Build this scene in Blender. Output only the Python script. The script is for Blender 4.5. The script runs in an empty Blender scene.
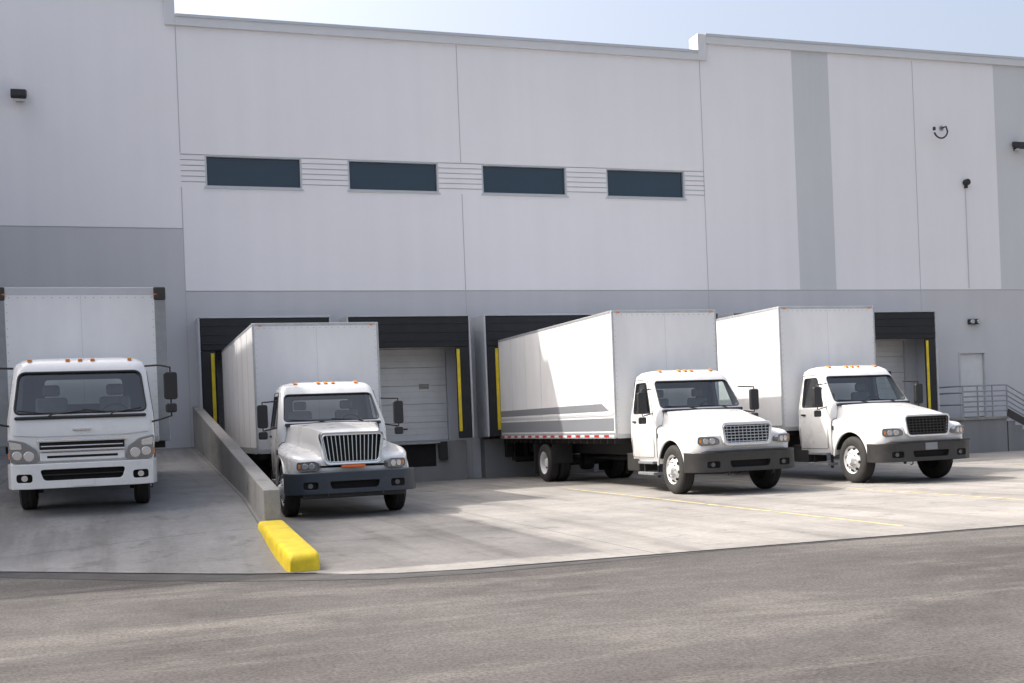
import bpy, math, random, bmesh
from mathutils import Vector, Matrix
random.seed(4)
C=bpy.context; D=bpy.data
scene=C.scene

# ------------------------------------------------------------ materials
def newmat(name):
    m=D.materials.new(name); m.use_nodes=True
    nt=m.node_tree; b=nt.nodes['Principled BSDF']
    return m,nt,b
def N(nt,t,**kw):
    n=nt.nodes.new(t)
    for k,v in kw.items(): setattr(n,k,v)
    return n
def pbr(name,col,rough=.5,metal=0,coat=0,var=.0,scale=3,bump=0,bscale=60,spec=.5,stretch=None,emit=None):
    m,nt,b=newmat(name)
    b.inputs['Base Color'].default_value=(*col,1)
    b.inputs['Roughness'].default_value=rough
    b.inputs['Metallic'].default_value=metal
    b.inputs['Coat Weight'].default_value=coat
    b.inputs['Specular IOR Level'].default_value=spec
    tc=N(nt,'ShaderNodeTexCoord')
    vec=tc.outputs['Object']
    if stretch:
        mp=N(nt,'ShaderNodeMapping'); mp.inputs['Scale'].default_value=stretch
        nt.links.new(vec,mp.inputs['Vector']); vec=mp.outputs['Vector']
    if var>0:
        n=N(nt,'ShaderNodeTexNoise'); n.inputs['Scale'].default_value=scale; n.inputs['Detail'].default_value=8; n.inputs['Roughness'].default_value=.65
        nt.links.new(vec,n.inputs['Vector'])
        r=N(nt,'ShaderNodeValToRGB')
        r.color_ramp.elements[0].position=.3; r.color_ramp.elements[1].position=.7
        r.color_ramp.elements[0].color=(*[max(0,c*(1-var)) for c in col],1)
        r.color_ramp.elements[1].color=(*[min(1,c*(1+var*.6)) for c in col],1)
        nt.links.new(n.outputs['Fac'],r.inputs['Fac'])
        nt.links.new(r.outputs['Color'],b.inputs['Base Color'])
        mr=N(nt,'ShaderNodeMapRange'); mr.inputs['To Min'].default_value=max(.02,rough-.1); mr.inputs['To Max'].default_value=min(1,rough+.12)
        nt.links.new(n.outputs['Fac'],mr.inputs['Value']); nt.links.new(mr.outputs['Result'],b.inputs['Roughness'])
    if bump>0:
        n2=N(nt,'ShaderNodeTexNoise'); n2.inputs['Scale'].default_value=bscale; n2.inputs['Detail'].default_value=4
        nt.links.new(tc.outputs['Object'],n2.inputs['Vector'])
        bp=N(nt,'ShaderNodeBump'); bp.inputs['Strength'].default_value=bump; bp.inputs['Distance'].default_value=.01
        nt.links.new(n2.outputs['Fac'],bp.inputs['Height']); nt.links.new(bp.outputs['Normal'],b.inputs['Normal'])
    return m

def wallmat(name,col,dirt=.12):
    m,nt,b=newmat(name)
    g=N(nt,'ShaderNodeNewGeometry')
    n=N(nt,'ShaderNodeTexNoise'); n.inputs['Scale'].default_value=.35; n.inputs['Detail'].default_value=7; n.inputs['Roughness'].default_value=.6
    nt.links.new(g.outputs['Position'],n.inputs['Vector'])
    mp=N(nt,'ShaderNodeMapping'); mp.inputs['Scale'].default_value=(2.2,2.2,.12)
    nt.links.new(g.outputs['Position'],mp.inputs['Vector'])
    n2=N(nt,'ShaderNodeTexNoise'); n2.inputs['Scale'].default_value=1.; n2.inputs['Detail'].default_value=6
    nt.links.new(mp.outputs['Vector'],n2.inputs['Vector'])
    mul=N(nt,'ShaderNodeMath',operation='ADD'); nt.links.new(n.outputs['Fac'],mul.inputs[0]); nt.links.new(n2.outputs['Fac'],mul.inputs[1])
    r=N(nt,'ShaderNodeValToRGB'); r.color_ramp.elements[0].position=.3; r.color_ramp.elements[1].position=.75
    h=N(nt,'ShaderNodeMath',operation='MULTIPLY'); h.inputs[1].default_value=.5
    nt.links.new(mul.outputs[0],h.inputs[0]); nt.links.new(h.outputs[0],r.inputs['Fac'])
    r.color_ramp.elements[0].color=(*[c*(1-dirt) for c in col],1); r.color_ramp.elements[1].color=(*[min(1,c*(1+dirt*.35)) for c in col],1)
    nt.links.new(r.outputs['Color'],b.inputs['Base Color'])
    b.inputs['Roughness'].default_value=.85; b.inputs['Specular IOR Level'].default_value=.25
    n3=N(nt,'ShaderNodeTexNoise'); n3.inputs['Scale'].default_value=25; n3.inputs['Detail'].default_value=5
    nt.links.new(g.outputs['Position'],n3.inputs['Vector'])
    bp=N(nt,'ShaderNodeBump'); bp.inputs['Strength'].default_value=.25; bp.inputs['Distance'].default_value=.01
    nt.links.new(n3.outputs['Fac'],bp.inputs['Height']); nt.links.new(bp.outputs['Normal'],b.inputs['Normal'])
    return m

def concrete(name,lo,hi,joints=True):
    m,nt,b=newmat(name); L=nt.links.new
    g=N(nt,'ShaderNodeNewGeometry'); pos=g.outputs['Position']
    n=N(nt,'ShaderNodeTexNoise'); n.inputs['Scale'].default_value=.45; n.inputs['Detail'].default_value=12; n.inputs['Roughness'].default_value=.72
    L(pos,n.inputs['Vector'])
    r=N(nt,'ShaderNodeValToRGB'); r.color_ramp.elements[0].position=.32; r.color_ramp.elements[1].position=.68
    r.color_ramp.elements[0].color=(*lo,1); r.color_ramp.elements[1].color=(*hi,1)
    L(n.outputs['Fac'],r.inputs['Fac']); col=r.outputs['Color']
    mp=N(nt,'ShaderNodeMapping'); mp.inputs['Scale'].default_value=(1.7,.09,1); mp.inputs['Rotation'].default_value=(0,0,.05); L(pos,mp.inputs['Vector'])
    n2=N(nt,'ShaderNodeTexNoise'); n2.inputs['Scale'].default_value=1; n2.inputs['Detail'].default_value=7; n2.inputs['Roughness'].default_value=.6; L(mp.outputs['Vector'],n2.inputs['Vector'])
    r2=N(nt,'ShaderNodeValToRGB'); r2.color_ramp.elements[0].position=.36; r2.color_ramp.elements[0].color=(.70,.69,.69,1); r2.color_ramp.elements[1].position=.52; r2.color_ramp.elements[1].color=(1,1,1,1)
    L(n2.outputs['Fac'],r2.inputs['Fac'])
    mx=N(nt,'ShaderNodeMixRGB',blend_type='MULTIPLY'); mx.inputs['Fac'].default_value=.8; L(col,mx.inputs[1]); L(r2.outputs['Color'],mx.inputs[2]); col=mx.outputs['Color']
    n4=N(nt,'ShaderNodeTexNoise'); n4.inputs['Scale'].default_value=1.6; n4.inputs['Detail'].default_value=7; n4.inputs['Roughness'].default_value=.65; L(pos,n4.inputs['Vector'])
    r4=N(nt,'ShaderNodeValToRGB'); r4.color_ramp.elements[0].position=.28; r4.color_ramp.elements[0].color=(.42,.41,.40,1); r4.color_ramp.elements[1].position=.43; r4.color_ramp.elements[1].color=(1,1,1,1)
    L(n4.outputs['Fac'],r4.inputs['Fac'])
    mx=N(nt,'ShaderNodeMixRGB',blend_type='MULTIPLY'); mx.inputs['Fac'].default_value=.75; L(col,mx.inputs[1]); L(r4.outputs['Color'],mx.inputs[2]); col=mx.outputs['Color']
    # fine grit
    n6=N(nt,'ShaderNodeTexNoise'); n6.inputs['Scale'].default_value=14; n6.inputs['Detail'].default_value=8; n6.inputs['Roughness'].default_value=.8; L(pos,n6.inputs['Vector'])
    r6=N(nt,'ShaderNodeValToRGB'); r6.color_ramp.elements[0].position=.35; r6.color_ramp.elements[0].color=(.80,.80,.80,1); r6.color_ramp.elements[1].position=.6; r6.color_ramp.elements[1].color=(1,1,1,1)
    L(n6.outputs['Fac'],r6.inputs['Fac'])
    mx=N(nt,'ShaderNodeMixRGB',blend_type='MULTIPLY'); mx.inputs['Fac'].default_value=1; L(col,mx.inputs[1]); L(r6.outputs['Color'],mx.inputs[2]); col=mx.outputs['Color']
    if joints:
        sx=N(nt,'ShaderNodeSeparateXYZ'); L(pos,sx.inputs[0])
        outs=[]
        for ax,per,off in ((0,4.09,1.78),(1,4.3,0.0)):
            a=N(nt,'ShaderNodeMath',operation='SUBTRACT'); L(sx.outputs[ax],a.inputs[0]); a.inputs[1].default_value=off
            d=N(nt,'ShaderNodeMath',operation='DIVIDE'); L(a.outputs[0],d.inputs[0]); d.inputs[1].default_value=per
            f=N(nt,'ShaderNodeMath',operation='FRACT'); L(d.outputs[0],f.inputs[0])
            s=N(nt,'ShaderNodeMath',operation='LESS_THAN'); L(f.outputs[0],s.inputs[0]); s.inputs[1].default_value=.022/per
            outs.append(s)
        mxm=N(nt,'ShaderNodeMath',operation='MAXIMUM'); L(outs[0].outputs[0],mxm.inputs[0]); L(outs[1].outputs[0],mxm.inputs[1])
        k=N(nt,'ShaderNodeMath',operation='MULTIPLY'); L(mxm.outputs[0],k.inputs[0]); k.inputs[1].default_value=.6
        mx=N(nt,'ShaderNodeMixRGB'); L(k.outputs[0],mx.inputs['Fac']); L(col,mx.inputs[1]); mx.inputs[2].default_value=(.06,.06,.06,1); col=mx.outputs['Color']
    L(col,b.inputs['Base Color']); b.inputs['Roughness'].default_value=.85; b.inputs['Specular IOR Level'].default_value=.3
    n3=N(nt,'ShaderNodeTexNoise'); n3.inputs['Scale'].default_value=40; n3.inputs['Detail'].default_value=6; L(pos,n3.inputs['Vector'])
    bp=N(nt,'ShaderNodeBump'); bp.inputs['Strength'].default_value=.35; bp.inputs['Distance'].default_value=.01
    L(n3.outputs['Fac'],bp.inputs['Height']); L(bp.outputs['Normal'],b.inputs['Normal'])
    return m

def asphalt():
    m,nt,b=newmat('asphalt'); L=nt.links.new
    g=N(nt,'ShaderNodeNewGeometry'); pos=g.outputs['Position']
    n=N(nt,'ShaderNodeTexNoise'); n.inputs['Scale'].default_value=.30; n.inputs['Detail'].default_value=9; n.inputs['Roughness'].default_value=.62; n.inputs['Distortion'].default_value=.6
    L(pos,n.inputs['Vector'])
    r=N(nt,'ShaderNodeValToRGB'); r.color_ramp.elements[0].position=.36; r.color_ramp.elements[1].position=.68
    r.color_ramp.elements[0].color=(.110,.102,.098,1); r.color_ramp.elements[1].color=(.195,.182,.172,1)
    L(n.outputs['Fac'],r.inputs['Fac'])
    mp=N(nt,'ShaderNodeMapping'); mp.inputs['Scale'].default_value=(.30,1.3,1); mp.inputs['Rotation'].default_value=(0,0,-.35); L(pos,mp.inputs['Vector'])
    n2=N(nt,'ShaderNodeTexNoise'); n2.inputs['Scale'].default_value=.8; n2.inputs['Detail'].default_value=10; n2.inputs['Roughness'].default_value=.75; n2.inputs['Distortion'].default_value=.4; L(mp.outputs['Vector'],n2.inputs['Vector'])
    r2=N(nt,'ShaderNodeValToRGB'); r2.color_ramp.elements[0].position=.50; r2.color_ramp.elements[0].color=(0,0,0,1); r2.color_ramp.elements[1].position=.72; r2.color_ramp.elements[1].color=(.8,.8,.8,1)
    L(n2.outputs['Fac'],r2.inputs['Fac'])
    mx=N(nt,'ShaderNodeMixRGB'); L(r2.outputs['Color'],mx.inputs['Fac']); L(r.outputs['Color'],mx.inputs[1]); mx.inputs[2].default_value=(.31,.285,.26,1)
    col=mx.outputs['Color']
    n5=N(nt,'ShaderNodeTexNoise'); n5.inputs['Scale'].default_value=4.5; n5.inputs['Detail'].default_value=8; n5.inputs['Roughness'].default_value=.75; L(pos,n5.inputs['Vector'])
    r5=N(nt,'ShaderNodeValToRGB'); r5.color_ramp.elements[0].position=.33; r5.color_ramp.elements[0].color=(.74,.74,.74,1); r5.color_ramp.elements[1].position=.66; r5.color_ramp.elements[1].color=(1.0,1.0,1.0,1)
    L(n5.outputs['Fac'],r5.inputs['Fac'])
    m5=N(nt,'ShaderNodeMixRGB',blend_type='MULTIPLY'); m5.inputs['Fac'].default_value=1; L(col,m5.inputs[1]); L(r5.outputs['Color'],m5.inputs[2]); col=m5.outputs['Color']
    n3=N(nt,'ShaderNodeTexNoise'); n3.inputs['Scale'].default_value=32; n3.inputs['Detail'].default_value=6; n3.inputs['Roughness'].default_value=.8; L(pos,n3.inputs['Vector'])
    r3=N(nt,'ShaderNodeValToRGB'); r3.color_ramp.elements[0].position=.38; r3.color_ramp.elements[0].color=(.40,.40,.40,1); r3.color_ramp.elements[1].position=.62; r3.color_ramp.elements[1].color=(1.0,1.0,1.0,1)
    L(n3.outputs['Fac'],r3.inputs['Fac'])
    m2=N(nt,'ShaderNodeMixRGB',blend_type='MULTIPLY'); m2.inputs['Fac'].default_value=1; L(col,m2.inputs[1]); L(r3.outputs['Color'],m2.inputs[2])
    L(m2.outputs['Color'],b.inputs['Base Color']); b.inputs['Roughness'].default_value=.9; b.inputs['Specular IOR Level'].default_value=.25
    bp=N(nt,'ShaderNodeBump'); bp.inputs['Strength'].default_value=.6; bp.inputs['Distance'].default_value=.012
    L(n3.outputs['Fac'],bp.inputs['Height']); L(bp.outputs['Normal'],b.inputs['Normal'])
    return m

def glassmat(name,tint=(.5,.55,.56),refl=(1,1,1)):
    m=D.materials.new(name); m.use_nodes=True; nt=m.node_tree; nt.nodes.clear(); L=nt.links.new
    o=N(nt,'ShaderNodeOutputMaterial'); mix=N(nt,'ShaderNodeMixShader'); t=N(nt,'ShaderNodeBsdfTransparent'); t.inputs[0].default_value=(*tint,1)
    gl=N(nt,'ShaderNodeBsdfGlossy'); gl.inputs['Roughness'].default_value=.03; gl.inputs[0].default_value=(*refl,1)
    f=N(nt,'ShaderNodeLayerWeight'); f.inputs[0].default_value=.5
    pw=N(nt,'ShaderNodeMath',operation='POWER'); pw.inputs[1].default_value=5; L(f.outputs['Facing'],pw.inputs[0])
    ma=N(nt,'ShaderNodeMath',operation='MULTIPLY_ADD'); ma.inputs[1].default_value=.88; ma.inputs[2].default_value=.11; L(pw.outputs[0],ma.inputs[0])
    L(ma.outputs[0],mix.inputs[0]); L(t.outputs[0],mix.inputs[1]); L(gl.outputs[0],mix.inputs[2]); L(mix.outputs[0],o.inputs[0])
    return m

M={}
M['white']=pbr('white_truck_paint',(.76,.76,.75),.28,coat=.6,var=.05,scale=2.5)
M['boxwhite']=pbr('box_panel_white',(.77,.77,.77),.45,var=.08,scale=1.4,stretch=(1,1,.35))
M['alu']=pbr('aluminium_rail',(.50,.51,.52),.42,metal=.5,var=.15,scale=6)
M['graypost']=pbr('gray_corner_post',(.27,.28,.29),.5,var=.15,scale=5)
M['chrome']=pbr('chrome',(.75,.76,.78),.12,metal=1)
M['dullchrome']=pbr('dull_chrome',(.50,.51,.53),.25,metal=1)
M['black']=pbr('black_plastic',(.022,.022,.024),.5,var=.2,scale=8)
M['bumper_dark']=pbr('dark_bumper',(.036,.034,.033),.45,var=.3,scale=5)
M['bumper_blue']=pbr('slate_bumper',(.038,.048,.062),.4,var=.2,scale=5)
M['chassis']=pbr('chassis_black',(.02,.019,.018),.7,var=.4,scale=7)
M['rubber']=pbr('tyre_rubber',(.028,.027,.026),.8,var=.35,scale=9,bump=.4,bscale=50)
M['rim']=pbr('rim_white_steel',(.68,.68,.67),.42,var=.18,scale=9)
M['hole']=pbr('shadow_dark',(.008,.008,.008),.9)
M['glass']=glassmat('cab_glass',(.72,.78,.77))
M['seat']=pbr('seat_gray',(.20,.20,.21),.85,var=.2,scale=6)
M['dash']=pbr('dashboard',(.13,.13,.135),.7)
M['amber']=pbr('amber_lens',(.75,.25,.04),.25,coat=.5)
M['red']=pbr('red_tape',(.5,.02,.02),.35)
M['tapewhite']=pbr('white_tape',(.75,.75,.75),.3)
M['orange']=pbr('orange_strap',(.85,.17,.03),.5)
M['lens']=pbr('headlamp_lens',(.70,.72,.74),.10,metal=.75,coat=1)
M['lampdark']=pbr('headlamp_dark',(.10,.105,.11),.15,coat=1)
M['lampmid']=pbr('headlamp_housing',(.24,.245,.25),.15,coat=1,metal=.4)
M['stripe']=pbr('gray_vinyl',(.22,.23,.25),.45,var=.06)
M['stripe2']=pbr('light_gray_vinyl',(.52,.53,.55),.45,var=.06)
M['seam']=pbr('panel_seam',(.64,.645,.65),.45)
M['yellow']=pbr('yellow_paint',(.80,.60,.02),.55,var=.22,scale=5,bump=.4)
M['yellow_worn']=pbr('worn_yellow_line',(.46,.40,.22),.8,var=.4,scale=3)
M['wall']=wallmat('wall_light_paint',(.84,.825,.83),.05)
M['wallgray']=wallmat('wall_gray_paint',(.57,.57,.58),.08)
M['wallstrip']=wallmat('wall_strip_gray',(.62,.63,.635),.06)
M['cap']=wallmat('parapet_cap',(.66,.67,.68),.06)
M['joint']=pbr('joint_sealant',(.46,.46,.46),.9)
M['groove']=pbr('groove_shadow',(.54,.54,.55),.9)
M['dockconc']=wallmat('dock_concrete',(.26,.26,.26),.3)
M['winglass']=pbr('window_glass',(.014,.034,.056),.04,spec=.6)
M['winframe']=pbr('window_frame',(.55,.56,.57),.4,metal=.4)
M['fabric']=pbr('shelter_fabric_black',(.022,.023,.026),.75,var=.4,scale=3,bump=.6,bscale=5)
M['sheltergray']=pbr('shelter_side_gray',(.50,.51,.53),.6,var=.12,scale=2)
M['door']=pbr('dock_door_white',(.66,.66,.65),.5,var=.1,scale=2)
M['steel']=pbr('galvanised_steel',(.34,.35,.37),.45,metal=.5,var=.2,scale=5)
M['conc']=concrete('apron_concrete',(.22,.212,.20),(.385,.365,.338))
M['conc2']=concrete('ramp_concrete',(.19,.188,.185),(.31,.306,.30))
M['wallconc']=concrete('barrier_concrete',(.22,.215,.205),(.36,.35,.33),joints=False)
M['asphalt']=asphalt()
M['tar_shade']=pbr('tar_edge_shade',(.065,.062,.061),.8,var=.5,scale=2.5,bump=.5,bscale=30)  # sealant colour that also carries the painted shade beside the slab

# ------------------------------------------------------------ geometry helpers
def empty(name,loc=(0,0,0),rot=(0,0,0)):
    e=D.objects.new(name,None); e.location=loc; e.rotation_euler=rot; e.empty_display_size=.3
    scene.collection.objects.link(e); return e
def mk(name,verts,faces,mat,parent=None,smooth=False,bevel=0,ang=38,bseg=2):
    me=D.meshes.new(name); me.from_pydata([tuple(v) for v in verts],[],faces)
    me.validate(); 
    bm=bmesh.new(); bm.from_mesh(me); bmesh.ops.recalc_face_normals(bm,faces=bm.faces); bm.to_mesh(me); bm.free()
    o=D.objects.new(name,me); scene.collection.objects.link(o)
    mats=mat if isinstance(mat,(list,tuple)) else [mat]
    for mm in mats: me.materials.append(mm)
    if parent: o.parent=parent
    if smooth:
        me.shade_smooth(); me.set_sharp_from_angle(angle=math.radians(ang))
    if bevel>0:
        b=o.modifiers.new('bev','BEVEL'); b.width=bevel; b.segments=bseg; b.limit_method='ANGLE'; b.angle_limit=math.radians(35)
        me.shade_smooth(); me.set_sharp_from_angle(angle=math.radians(60))
        try:
            b.harden_normals=True
        except: pass
    return o
def box(name,X,Y,Z,mat,parent=None,bevel=0):
    v=[(x,y,z) for x in X for y in Y for z in Z]
    f=[(0,1,3,2),(4,6,7,5),(0,4,5,1),(2,3,7,6),(0,2,6,4),(1,5,7,3)]
    return mk(name,v,f,mat,parent,bevel=bevel)
def boxes(name,lst,mat,parent=None,bevel=0):
    v=[];f=[]
    for X,Y,Z in lst:
        k=len(v); v+=[(x,y,z) for x in X for y in Y for z in Z]
        f+=[tuple(i+k for i in q) for q in [(0,1,3,2),(4,6,7,5),(0,4,5,1),(2,3,7,6),(0,2,6,4),(1,5,7,3)]]
    return mk(name,v,f,mat,parent,bevel=bevel)
def prism(name,pts,axis,a0,a1,mat,parent=None,bevel=0,smooth=False):
    def P(p,a):
        if axis=='x': return (a,p[0],p[1])
        if axis=='y': return (p[0],a,p[1])
        return (p[0],p[1],a)
    n=len(pts); v=[P(p,a0) for p in pts]+[P(p,a1) for p in pts]
    f=[tuple(range(n)),tuple(range(2*n-1,n-1,-1))]+[(i,(i+1)%n,n+(i+1)%n,n+i) for i in range(n)]
    return mk(name,v,f,mat,parent,bevel=bevel,smooth=smooth)
def cyl(name,c,r,h,axis,mat,parent=None,seg=24,bevel=0):
    pts=[(r*math.cos(2*math.pi*i/seg),r*math.sin(2*math.pi*i/seg)) for i in range(seg)]
    o=prism(name,pts,axis,-h/2,h/2,mat,parent,smooth=True,bevel=bevel); o.data.transform(Matrix.Translation(c)); return o
def lathe(name,prof,c,mat,parent=None,seg=44,closed=True):
    v=[];f=[];n=len(prof)
    for i in range(seg):
        a=2*math.pi*i/seg
        for x,r in prof: v.append((c[0]+x,c[1]+r*math.cos(a),c[2]+r*math.sin(a)))
    m=n if closed else n-1
    for i in range(seg):
        j=(i+1)%seg
        for k in range(m):
            f.append((i*n+k,i*n+(k+1)%n,j*n+(k+1)%n,j*n+k))
    return mk(name,v,f,mat,parent,smooth=True,ang=35)
def tube(name,pts,r,mat,parent=None,cyclic=False,res=3):
    cu=D.curves.new(name,'CURVE'); cu.dimensions='3D'; cu.bevel_depth=r; cu.bevel_resolution=res; cu.use_fill_caps=True
    s=cu.splines.new('POLY'); s.points.add(len(pts)-1)
    for i,p in enumerate(pts): s.points[i].co=(*p,1)
    s.use_cyclic_u=cyclic
    cu.materials.append(mat)
    o=D.objects.new(name,cu); scene.collection.objects.link(o)
    if parent:o.parent=parent
    return o
def tubes(name,lst,r,mat,parent=None):
    cu=D.curves.new(name,'CURVE'); cu.dimensions='3D'; cu.bevel_depth=r; cu.bevel_resolution=2; cu.use_fill_caps=True
    for pts in lst:
        s=cu.splines.new('POLY'); s.points.add(len(pts)-1)
        for i,p in enumerate(pts): s.points[i].co=(*p,1)
    cu.materials.append(mat)
    o=D.objects.new(name,cu); scene.collection.objects.link(o)
    if parent:o.parent=parent
    return o
def loft(name,secs,mat,parent=None,caps=True,smooth=True,ang=40):
    n=len(secs[0]); v=[p for s in secs for p in s]; f=[]
    for i in range(len(secs)-1):
        for k in range(n):
            f.append((i*n+k,i*n+(k+1)%n,(i+1)*n+(k+1)%n,(i+1)*n+k))
    if caps: f+=[tuple(range(n)),tuple(range(len(v)-1,len(v)-n-1,-1))]
    return mk(name,v,f,mat,parent,smooth=smooth,ang=ang)
def cr(p0,p1,p2,p3,t):
    return 0.5*((2*p1)+(-p0+p2)*t+(2*p0-5*p1+4*p2-p3)*t*t+(-p0+3*p1-3*p2+p3)*t**3)
def interp(rows,k):
    out=[]
    for i in range(len(rows)-1):
        a=rows[max(i-1,0)];b=rows[i];c=rows[i+1];d=rows[min(i+2,len(rows)-1)]
        for s in range(k):
            t=s/k; out.append([cr(a[j],b[j],c[j],d[j],t) for j in range(len(b))])
    out.append(list(rows[-1])); return out
def rrect(hw,y0,y1,r,z,n=5):
    pts=[]
    for cx,cy,a0 in ((hw-r,y1-r,0),(-hw+r,y1-r,90),(-hw+r,y0+r,180),(hw-r,y0+r,270)):
        for i in range(n+1):
            a=math.radians(a0+90*i/n); pts.append((cx+r*math.cos(a),cy+r*math.sin(a),z))
    return pts
def round_poly(pts,r,n=4):
    out=[];m=len(pts)
    for i in range(m):
        p=Vector(pts[i]);a=Vector(pts[i-1]);b=Vector(pts[(i+1)%m])
        d1=(a-p);d2=(b-p);rr=min(r,d1.length*.45,d2.length*.45)
        s=p+d1.normalized()*rr;e=p+d2.normalized()*rr
        for k in range(n+1):
            t=k/n; q=s*(1-t)**2+p*2*t*(1-t)+e*t*t; out.append((q[0],q[1]))
    return out
def cut(obj,cutter):
    md=obj.modifiers.new('b','BOOLEAN'); md.operation='DIFFERENCE'; md.object=cutter; md.solver='EXACT'
    C.view_layer.update()
    dg=C.evaluated_depsgraph_get()
    me=D.meshes.new_from_object(obj.evaluated_get(dg))
    obj.modifiers.clear(); old=obj.data; obj.data=me
    D.objects.remove(cutter)
    me.shade_smooth(); me.set_sharp_from_angle(angle=math.radians(38))
def idx1(o):
    for p in o.data.polygons: p.material_index=1
    return o

# ------------------------------------------------------------ wheels
def wheel(parent,x,y,r,side,dual=False,rimmat=None,w=.27):
    rimmat=rimmat or M['rim']; k=r/.51
    s=side
    def tyre(cx):
        h=w/2
        prof=[(-h+.01,.30*k),(-h-.005,.34*k),(-h-.012,.41*k),(-h+.005,.475*k),(-h+.03,.502*k)]
        for g in (-.07,0,.07):
            prof+=[(g-.012,.51*k),(g-.010,.498*k),(g+.010,.498*k),(g+.012,.51*k)]
        prof+=[(h-.03,.502*k),(h-.005,.475*k),(h+.012,.41*k),(h+.005,.34*k),(h-.01,.30*k)]
        lathe('tyre',prof,(cx,y,r),M['rubber'],parent,seg=56)
    tyre(x)
    if dual: tyre(x-s*(w+.05))
    xo=x+s*w/2
    if dual: pr=[(0.0,.305),(-.01,.29),(-.05,.275),(-.14,.265),(-.17,.22),(-.165,.14),(-.10,.125),(-.06,.11),(-.05,.0005)]
    else:    pr=[(0.0,.305),(-.015,.29),(-.05,.275),(-.06,.25),(-.01,.215),(.02,.15),(.015,.125),(.06,.10),(.085,.085),(.09,.0005)]
    pr=[(xo+s*a-x,b*k) for a,b in pr]
    lathe('rim',pr,(x,y,r),rimmat,parent,seg=40,closed=False)
    lathe('inner_barrel',[(-s*.12,.30*k),(-s*.12,.0005)],(x,y,r),M['hole'],parent,seg=24,closed=False)
    for i in range(8):
        a=2*math.pi*i/8+.2
        cy_=y+.235*k*math.cos(a); cz=r+.235*k*math.sin(a)
        xx=xo+s*(-.155 if dual else -.035)
        o=cyl('hand_hole',(xx,cy_,cz),.030*k,.05,'x',M['hole'],parent,seg=12)
    lst=[]
    for i in range(10):
        a=2*math.pi*i/10
        cy_=y+.16*k*math.cos(a); cz=r+.16*k*math.sin(a); xx=xo+s*(-.15 if dual else .025)
        lst.append(((xx-.02,xx+.02),(cy_-.012,cy_+.012),(cz-.012,cz+.012)))
    boxes('lug_nuts',lst,M['steel'],parent,bevel=.004)

# ------------------------------------------------------------ truck box body
def cargo_box(parent,hw,y0,y1,z0,z1,stripes=False,tape=False,post=.05,postmat=None,topmat=None,tt=.07):
    pm=postmat or M['alu']
    e=.004
    o=box('box_body',(-hw+e,hw-e),(y0+e,y1-e),(z0+e,z1-e),M['boxwhite'],parent,bevel=.02)
    L=[]
    for s in (-1,1):
        a=s*hw; b=s*(hw-post); X=(min(a,b),max(a,b))
        L.append((X,(y0,y0+post),(z0,z1)))
        L.append((X,(y1-.05,y1),(z0,z1)))
    boxes('corner_posts',L,pm,parent,bevel=.018)
    t=tt
    L=[((-hw+post,hw-post),(y0,y0+.04),(z1-t,z1)),
       ((-hw,-hw+.04),(y0+post,y1-.05),(z1-t,z1)),((hw-.04,hw),(y0+post,y1-.05),(z1-t,z1)),
       ((-hw+post,hw-post),(y1-.04,y1),(z1-t,z1))]
    boxes('top_rails',L,topmat or M['alu'],parent,bevel=.012)
    b=.13
    L=[((-hw-.006,-hw+.04),(y0+post+.002,y1-.052),(z0-.01,z0+b)),((hw-.04,hw+.006),(y0+post+.002,y1-.052),(z0-.01,z0+b)),((-hw+post,hw-post),(y0-.004,y0+.04),(z0-.01,z0+.09))]
    boxes('bottom_rails',L,M['alu'],parent,bevel=.006)
    L=[];y=y0+1.22
    while y<y1-.4:
        for s in (-1,1):
            L.append(((s*hw-.0035,s*hw+.0035),(y-.010,y+.010),(z0+b+.005,z1-t-.003)))
        y+=1.22
    for x in (0,):
        L.append(((x-.006,x+.006),(y0+.0025,y0+.01),(z0+.1,z1-t-.005)))
    boxes('panel_seams',L,M['seam'],parent)
    L=[]
    y=y0+.15
    while y<y1-.1:
        L.append(((-hw-.010,-hw),(y-.008,y+.008),(z0+.095,z0+.111))); 
        L.append(((-hw-.004,-hw),(y-.008,y+.008),(z1-.045,z1-.029)))
        y+=.16
    x=-hw+.12
    while x<hw-.1:
        L.append(((x-.007,x+.007),(y0-.004,y0+.004),(z1-t-.045,z1-t-.031)));x+=.13
    for s in (-1,1):
        z=z0+.1
        while z<z1-.1:
            L.append(((s*(hw-post-.02)-.006,s*(hw-post-.02)+.006),(y0-.003,y0+.005),(z-.006,z+.006)));z+=.13
    boxes('rivets',L,M['steel'],parent)
    if tape:
        A=[];B=[];y=y0+.1;k=0
        while y<y1-.35:
            for s in (-1,1):
                (A if k%2 else B).append(((s*(hw+.0065)-.004,s*(hw+.0065)+.004),(y,y+.26),(z0+.02,z0+.07)))
            y+=.30;k+=1
        boxes('reflective_tape_red',A,M['red'],parent); boxes('reflective_tape_white',B,M['tapewhite'],parent)
    if stripes:
        for s in (-1,1):
            for (za,zb,mm,ya,yb) in ((z0+.17,z0+.46,'stripe',y0+.10,y1-.1),(z0+.51,z0+.58,'stripe2',y0+.10,y1-.1),(z0+.63,z0+.80,'stripe',y0+.35,y1-.1)):
                x=s*(hw+.0015)
                prism('side_stripe',[(ya,za),(yb,za),(yb,zb),(ya+(zb-za)*(2.5 if ya>y0+.3 else 0),zb)],'x',x-.004,x+.004,M[mm],parent)
    L=[]
    for s in (-1,1):
        L.append(((s*(hw-.16)-.035,s*(hw-.16)+.035),(y0-.015,y0),(z1-t+.0,z1-t+.028)))
    boxes('marker_lamps',L,M['amber'],parent,bevel=.006)
    L=[];y=y0+.25
    while y<y1-.1:
        L.append(((-hw+.08,hw-.08),(y,y+.06),(z0-.13,z0-.012))); y+=.42
    boxes('cross_sills',L,M['chassis'],parent)

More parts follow.
